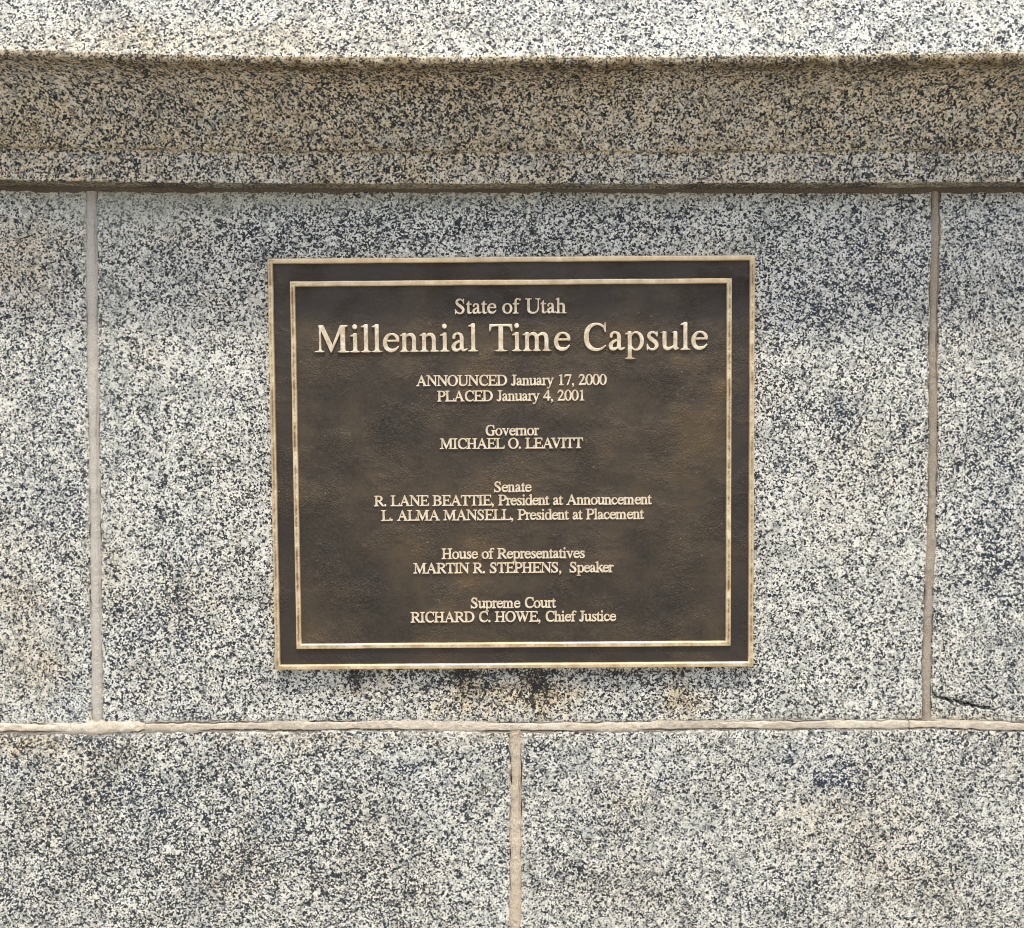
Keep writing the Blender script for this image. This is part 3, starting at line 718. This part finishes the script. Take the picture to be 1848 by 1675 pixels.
DG = bpy.context.evaluated_depsgraph_get
def glyph_mesh(ch, em, fat, height, bev):
    w, ops = GL[ch]
    xs_, ys_, f = raster(ops, fat - bev / em * 1000.0)
    cu = bpy.data.curves.new('letter', 'CURVE'); cu.dimensions = '2D'; cu.fill_mode = 'FRONT'
    cu.extrude = height / 2 / em; cu.bevel_depth = bev / em; cu.bevel_resolution = 1; cu.offset = 0
    for L in contours(xs_, ys_, f):
        L = thin(L)
        sp = cu.splines.new('POLY'); sp.points.add(len(L) - 1)
        sp.points.foreach_set('co', np.concatenate([L / 1000.0, np.zeros((len(L), 1)), np.ones((len(L), 1))], 1).astype(np.float32).reshape(-1))
        sp.use_cyclic_u = True
    o = bpy.data.objects.new('letter', cu); COL.objects.link(o)
    dg = DG(); dg.update()
    me = bpy.data.meshes.new_from_object(o.evaluated_get(dg))
    bpy.data.objects.remove(o); bpy.data.curves.remove(cu)
    me.transform(Matrix.Scale(em, 4))
    me.name = 'letter'; me.materials.clear(); me.materials.append(M_LET)
    a = me.attributes.new('wear', 'FLOAT', 'POINT')
    z = np.zeros(len(me.vertices) * 3, np.float32); me.vertices.foreach_get('co', z)
    a.data.foreach_set('value', (z[2::3] > height * .45).astype(np.float32) * .55)
    return me

# ---------------------------------------------------------------- bronze plaque
YF = -.0085                      # front of the plaque's field
cxp, czp = P(924.5, 836, YF)
plq = empty('bronze_plaque', (float(cxp), 0, float(czp)))
ROT = math.radians(-.42)         # hangs a touch askew
plq.rotation_euler = (0, ROT, 0)
plq['label'] = 'dark brown cast bronze plaque with raised gold lettering inside a double rim'
plq['category'] = 'plaque'

def loc(px, py, Y=YF):
    """plaque-local (u right, v up) of a photo point"""
    x, z = P(px, py, Y); x = x - float(cxp); z = z - float(czp)
    # undo rotation about y: world = R * local
    c, s = math.cos(ROT), math.sin(ROT)
    return x * c - z * s, x * s + z * c

def rect4(tl, tr, br_, bl, Y):
    q = [loc(*p, Y) for p in (tl, tr, br_, bl)]
    u0 = (q[0][0] + q[3][0]) / 2; u1 = (q[1][0] + q[2][0]) / 2; v1 = (q[0][1] + q[1][1]) / 2; v0 = (q[2][1] + q[3][1]) / 2
    return u0, u1, v0, v1
OU = rect4((480, 465.5), (1362, 461), (1360, 1202.5), (499, 1210), -.0105)
IN = rect4((521, 507), (1322, 502), (1318, 1165), (536.5, 1172.5), -.0105)

def loop(u0, u1, v0, v1, d, n=70):
    u0, u1, v0, v1 = u0 + d, u1 - d, v0 + d, v1 - d
    t = np.linspace(0, 1, n, endpoint=False)
    U = np.concatenate([u0 + (u1 - u0) * t, np.full(n, u1), u1 + (u0 - u1) * t, np.full(n, u0)])
    V_ = np.concatenate([np.full(n, v0), v0 + (v1 - v0) * t, np.full(n, v1), v1 + (v0 - v1) * t])
    return U, V_
def rim(name, R, wid, prof, seed, m):
    """prof: (fraction across the rim from the outside, y, wear)"""
    rows, wr = [], []
    for f, y, w in prof:
        U, V_ = loop(*R, f * wid)
        k = .00022 if 0 < f else .00012
        U = U + k * vn(U, V_, .03, seed + 1) ; V_ = V_ + k * vn(U, V_, .03, seed + 2)
        rows.append(np.stack([U, y + .00015 * vn(U, V_, .04, seed + 3), V_], -1))
        side = np.concatenate([np.full(70, .45), np.full(70, 1.0), np.full(70, .12), np.full(70, 1.0)])
        wr.append(w * side)
    me = grid_mesh(name, np.stack(rows, 0), wrap=True, attrs={'wear': np.stack(wr, 0)})
    return link(name, me, m, plq)
wO = .0066
rim('outer_rim', OU, wO, [(0, .0035, .8), (0, -.0098, .6), (.04, -.0112, .3), (.14, -.0122, .1), (.32, -.0125, .5), (.5, -.0123, 1), (.7, -.0125, .5), (.88, -.0122, .1), (.97, -.0112, 0), (1, -.0080, .6)], 5, M_POL)
wI = .0066
rim('inner_rim', IN, wI, [(0, -.0080, .6), (.03, -.0106, .2), (.12, -.0116, 0), (.3, -.0119, .5), (.5, -.0116, 1.2), (.7, -.0119, .5), (.88, -.0116, 0), (.97, -.0106, .2), (1, -.0080, .6)], 9, M_POL)
# back plate: field sheet with slight waviness
u0, u1, v0, v1 = OU
du = .0035
nu, nv = 300, 250
Ug, Vg = np.meshgrid(np.linspace(u0 + du, u1 - du, nu), np.linspace(v0 + du, v1 - du, nv))
casting = .00028 * fbm(Ug, Vg, .09, 3) + .00012 * vn(Ug, Vg, .012, 4) + .00010 * vn(Ug, Vg, .006, 5)
# small flow wrinkles in the casting
def wrinkle(p):
    q = np.array([loc(*a) for a in p]); r = np.zeros_like(Ug)
    for a, b in zip(q[:-1], q[1:]):
        ax, ay = b - a; L = ax * ax + ay * ay
        t = np.clip(((Ug - a[0]) * ax + (Vg - a[1]) * ay) / L, 0, 1)
        d = np.hypot(Ug - a[0] - t * ax, Vg - a[1] - t * ay)
        r = np.maximum(r, np.exp(-(d / .0018) ** 2))
    return r
Yg = YF + casting
for w_, amp in (([(1221, 667), (1240, 671), (1265, 684), (1308, 692)], -.0005), ([(1278, 602), (1300, 594)], -.0003), ([(497, 725), (523, 722)], -.0003), ([(588, 1125), (604, 1143)], -.0004), ([(1190, 1023), (1228, 1031), (1245, 1022)], -.0004), ([(1330, 642), (1352, 638)], -.0003)):
    Yg = Yg + amp * wrinkle(w_)
inU = IN[0] + wI; inV = IN[3] - wI
_, vband = loc(924, 588)
inside = (Ug > IN[0]) & (Ug < IN[1]) & (Vg > IN[2]) & (Vg < IN[3])
patina_shade = np.where(inside, np.clip((Vg - vband + .006 * vn(Ug, Vg, .05, 11)) / .010, 0, 1) * (.55 + .25 * vn(Ug, Vg, .05, 12)), .62 + .2 * vn(Ug, Vg, .04, 13))  # inside: ledge shadow painted on the upper field; outside: darker margin skin
VP = np.stack([Ug, Yg, Vg], -1)
link('back_plate', grid_mesh('back_plate', VP, attrs={'patina_shade': np.clip(patina_shade, 0, 1)}), M_FIELD, plq)

LINES = [("State of Utah", 820, 1022, 565.5, 39.5, 13), ("Millennial Time Capsule", 568, 1277.5, 633.5, 72.5, 8),
         ("ANNOUNCED January 17, 2000", 751, 1095, 695.5, 28, 18), ("PLACED January 4, 2001", 789, 1057, 723.5, 28, 18),
         ("Governor", 875, 972, 785.8, 27.5, 18), ("MICHAEL O. LEAVITT", 794, 1052, 809.5, 27.5, 18),
         ("Senate", 891, 959, 888, 27.5, 18), ("R. LANE BEATTIE, President at Announcement", 675, 1176, 912, 27.5, 18),
         ("L. ALMA MANSELL, President at Placement", 688, 1162, 938.5, 27.5, 18),
         ("House of Representatives", 797, 1056, 1008.2, 27.5, 18), ("MARTIN R. STEPHENS,  Speaker", 746, 1107, 1034.2, 27.5, 18),
         ("Supreme Court", 849, 1003, 1097.6, 27.5, 18), ("RICHARD C. HOWE, Chief Justice", 741, 1112, 1122.6, 27.5, 18)]
LB = {0: 'small line reading State of Utah', 1: 'large title line reading Millennial Time Capsule'}
cache = {}
KERN = {('L', 'T'): 0, ('A', 'V'): -110, ('T', 'i'): -35, ('P', 'r'): 0}
for li, (txt, xa_, xb_, yb_, empx, fat) in enumerate(LINES):
    ym = yb_
    ul, vl = loc((xa_ + xb_) / 2, ym, -.0112)
    ua, _ = loc(xa_, ym, -.0112); ub, _ = loc(xb_, ym, -.0112)
    mpp = (ub - ua) / (xb_ - xa_)
    em = empx * mpp
    adv, x = [], 0.0
    for i, ch in enumerate(txt):
        adv.append(x)
        x += (250 if ch == ' ' else GL[ch][0]) + KERN.get((ch, txt[i + 1] if i + 1 < len(txt) else ''), 0)
    nat = (x - 35) * em / 1000.0
    tight = [1 if (txt[i] != ' ' and txt[i + 1] != ' ') else .35 for i in range(len(txt) - 1)]
    tr = ((ub - ua) - nat) / sum(tight)
    cum = np.concatenate([[0], np.cumsum(tight)])
    ln = empty('text_line', (float(ul), -.0085, float(vl)), plq)
    ln['label'] = 'raised gold line reading ' + txt.replace('  ', ' ').replace(',', '')
    big = li < 2
    for i, ch in enumerate(txt):
        if ch == ' ': continue
        key = (ch, li if big else 9)
        hgt, bev = ((.0030, .00060) if li == 1 else (.0026, .00035)) if big else (.0022, .00022)
        if key not in cache: cache[key] = glyph_mesh(ch, em, fat, hgt - 2 * bev, bev)
        o = link('letter', cache[key], None, ln)
        o.rotation_euler = (PI / 2, 0, 0)
        o.location = (float(ua - ul + adv[i] * em / 1000.0 + tr * cum[i] - 17 * em / 1000.0), -hgt / 2 + .0007 - (.00009 if i % 2 else 0), 0)
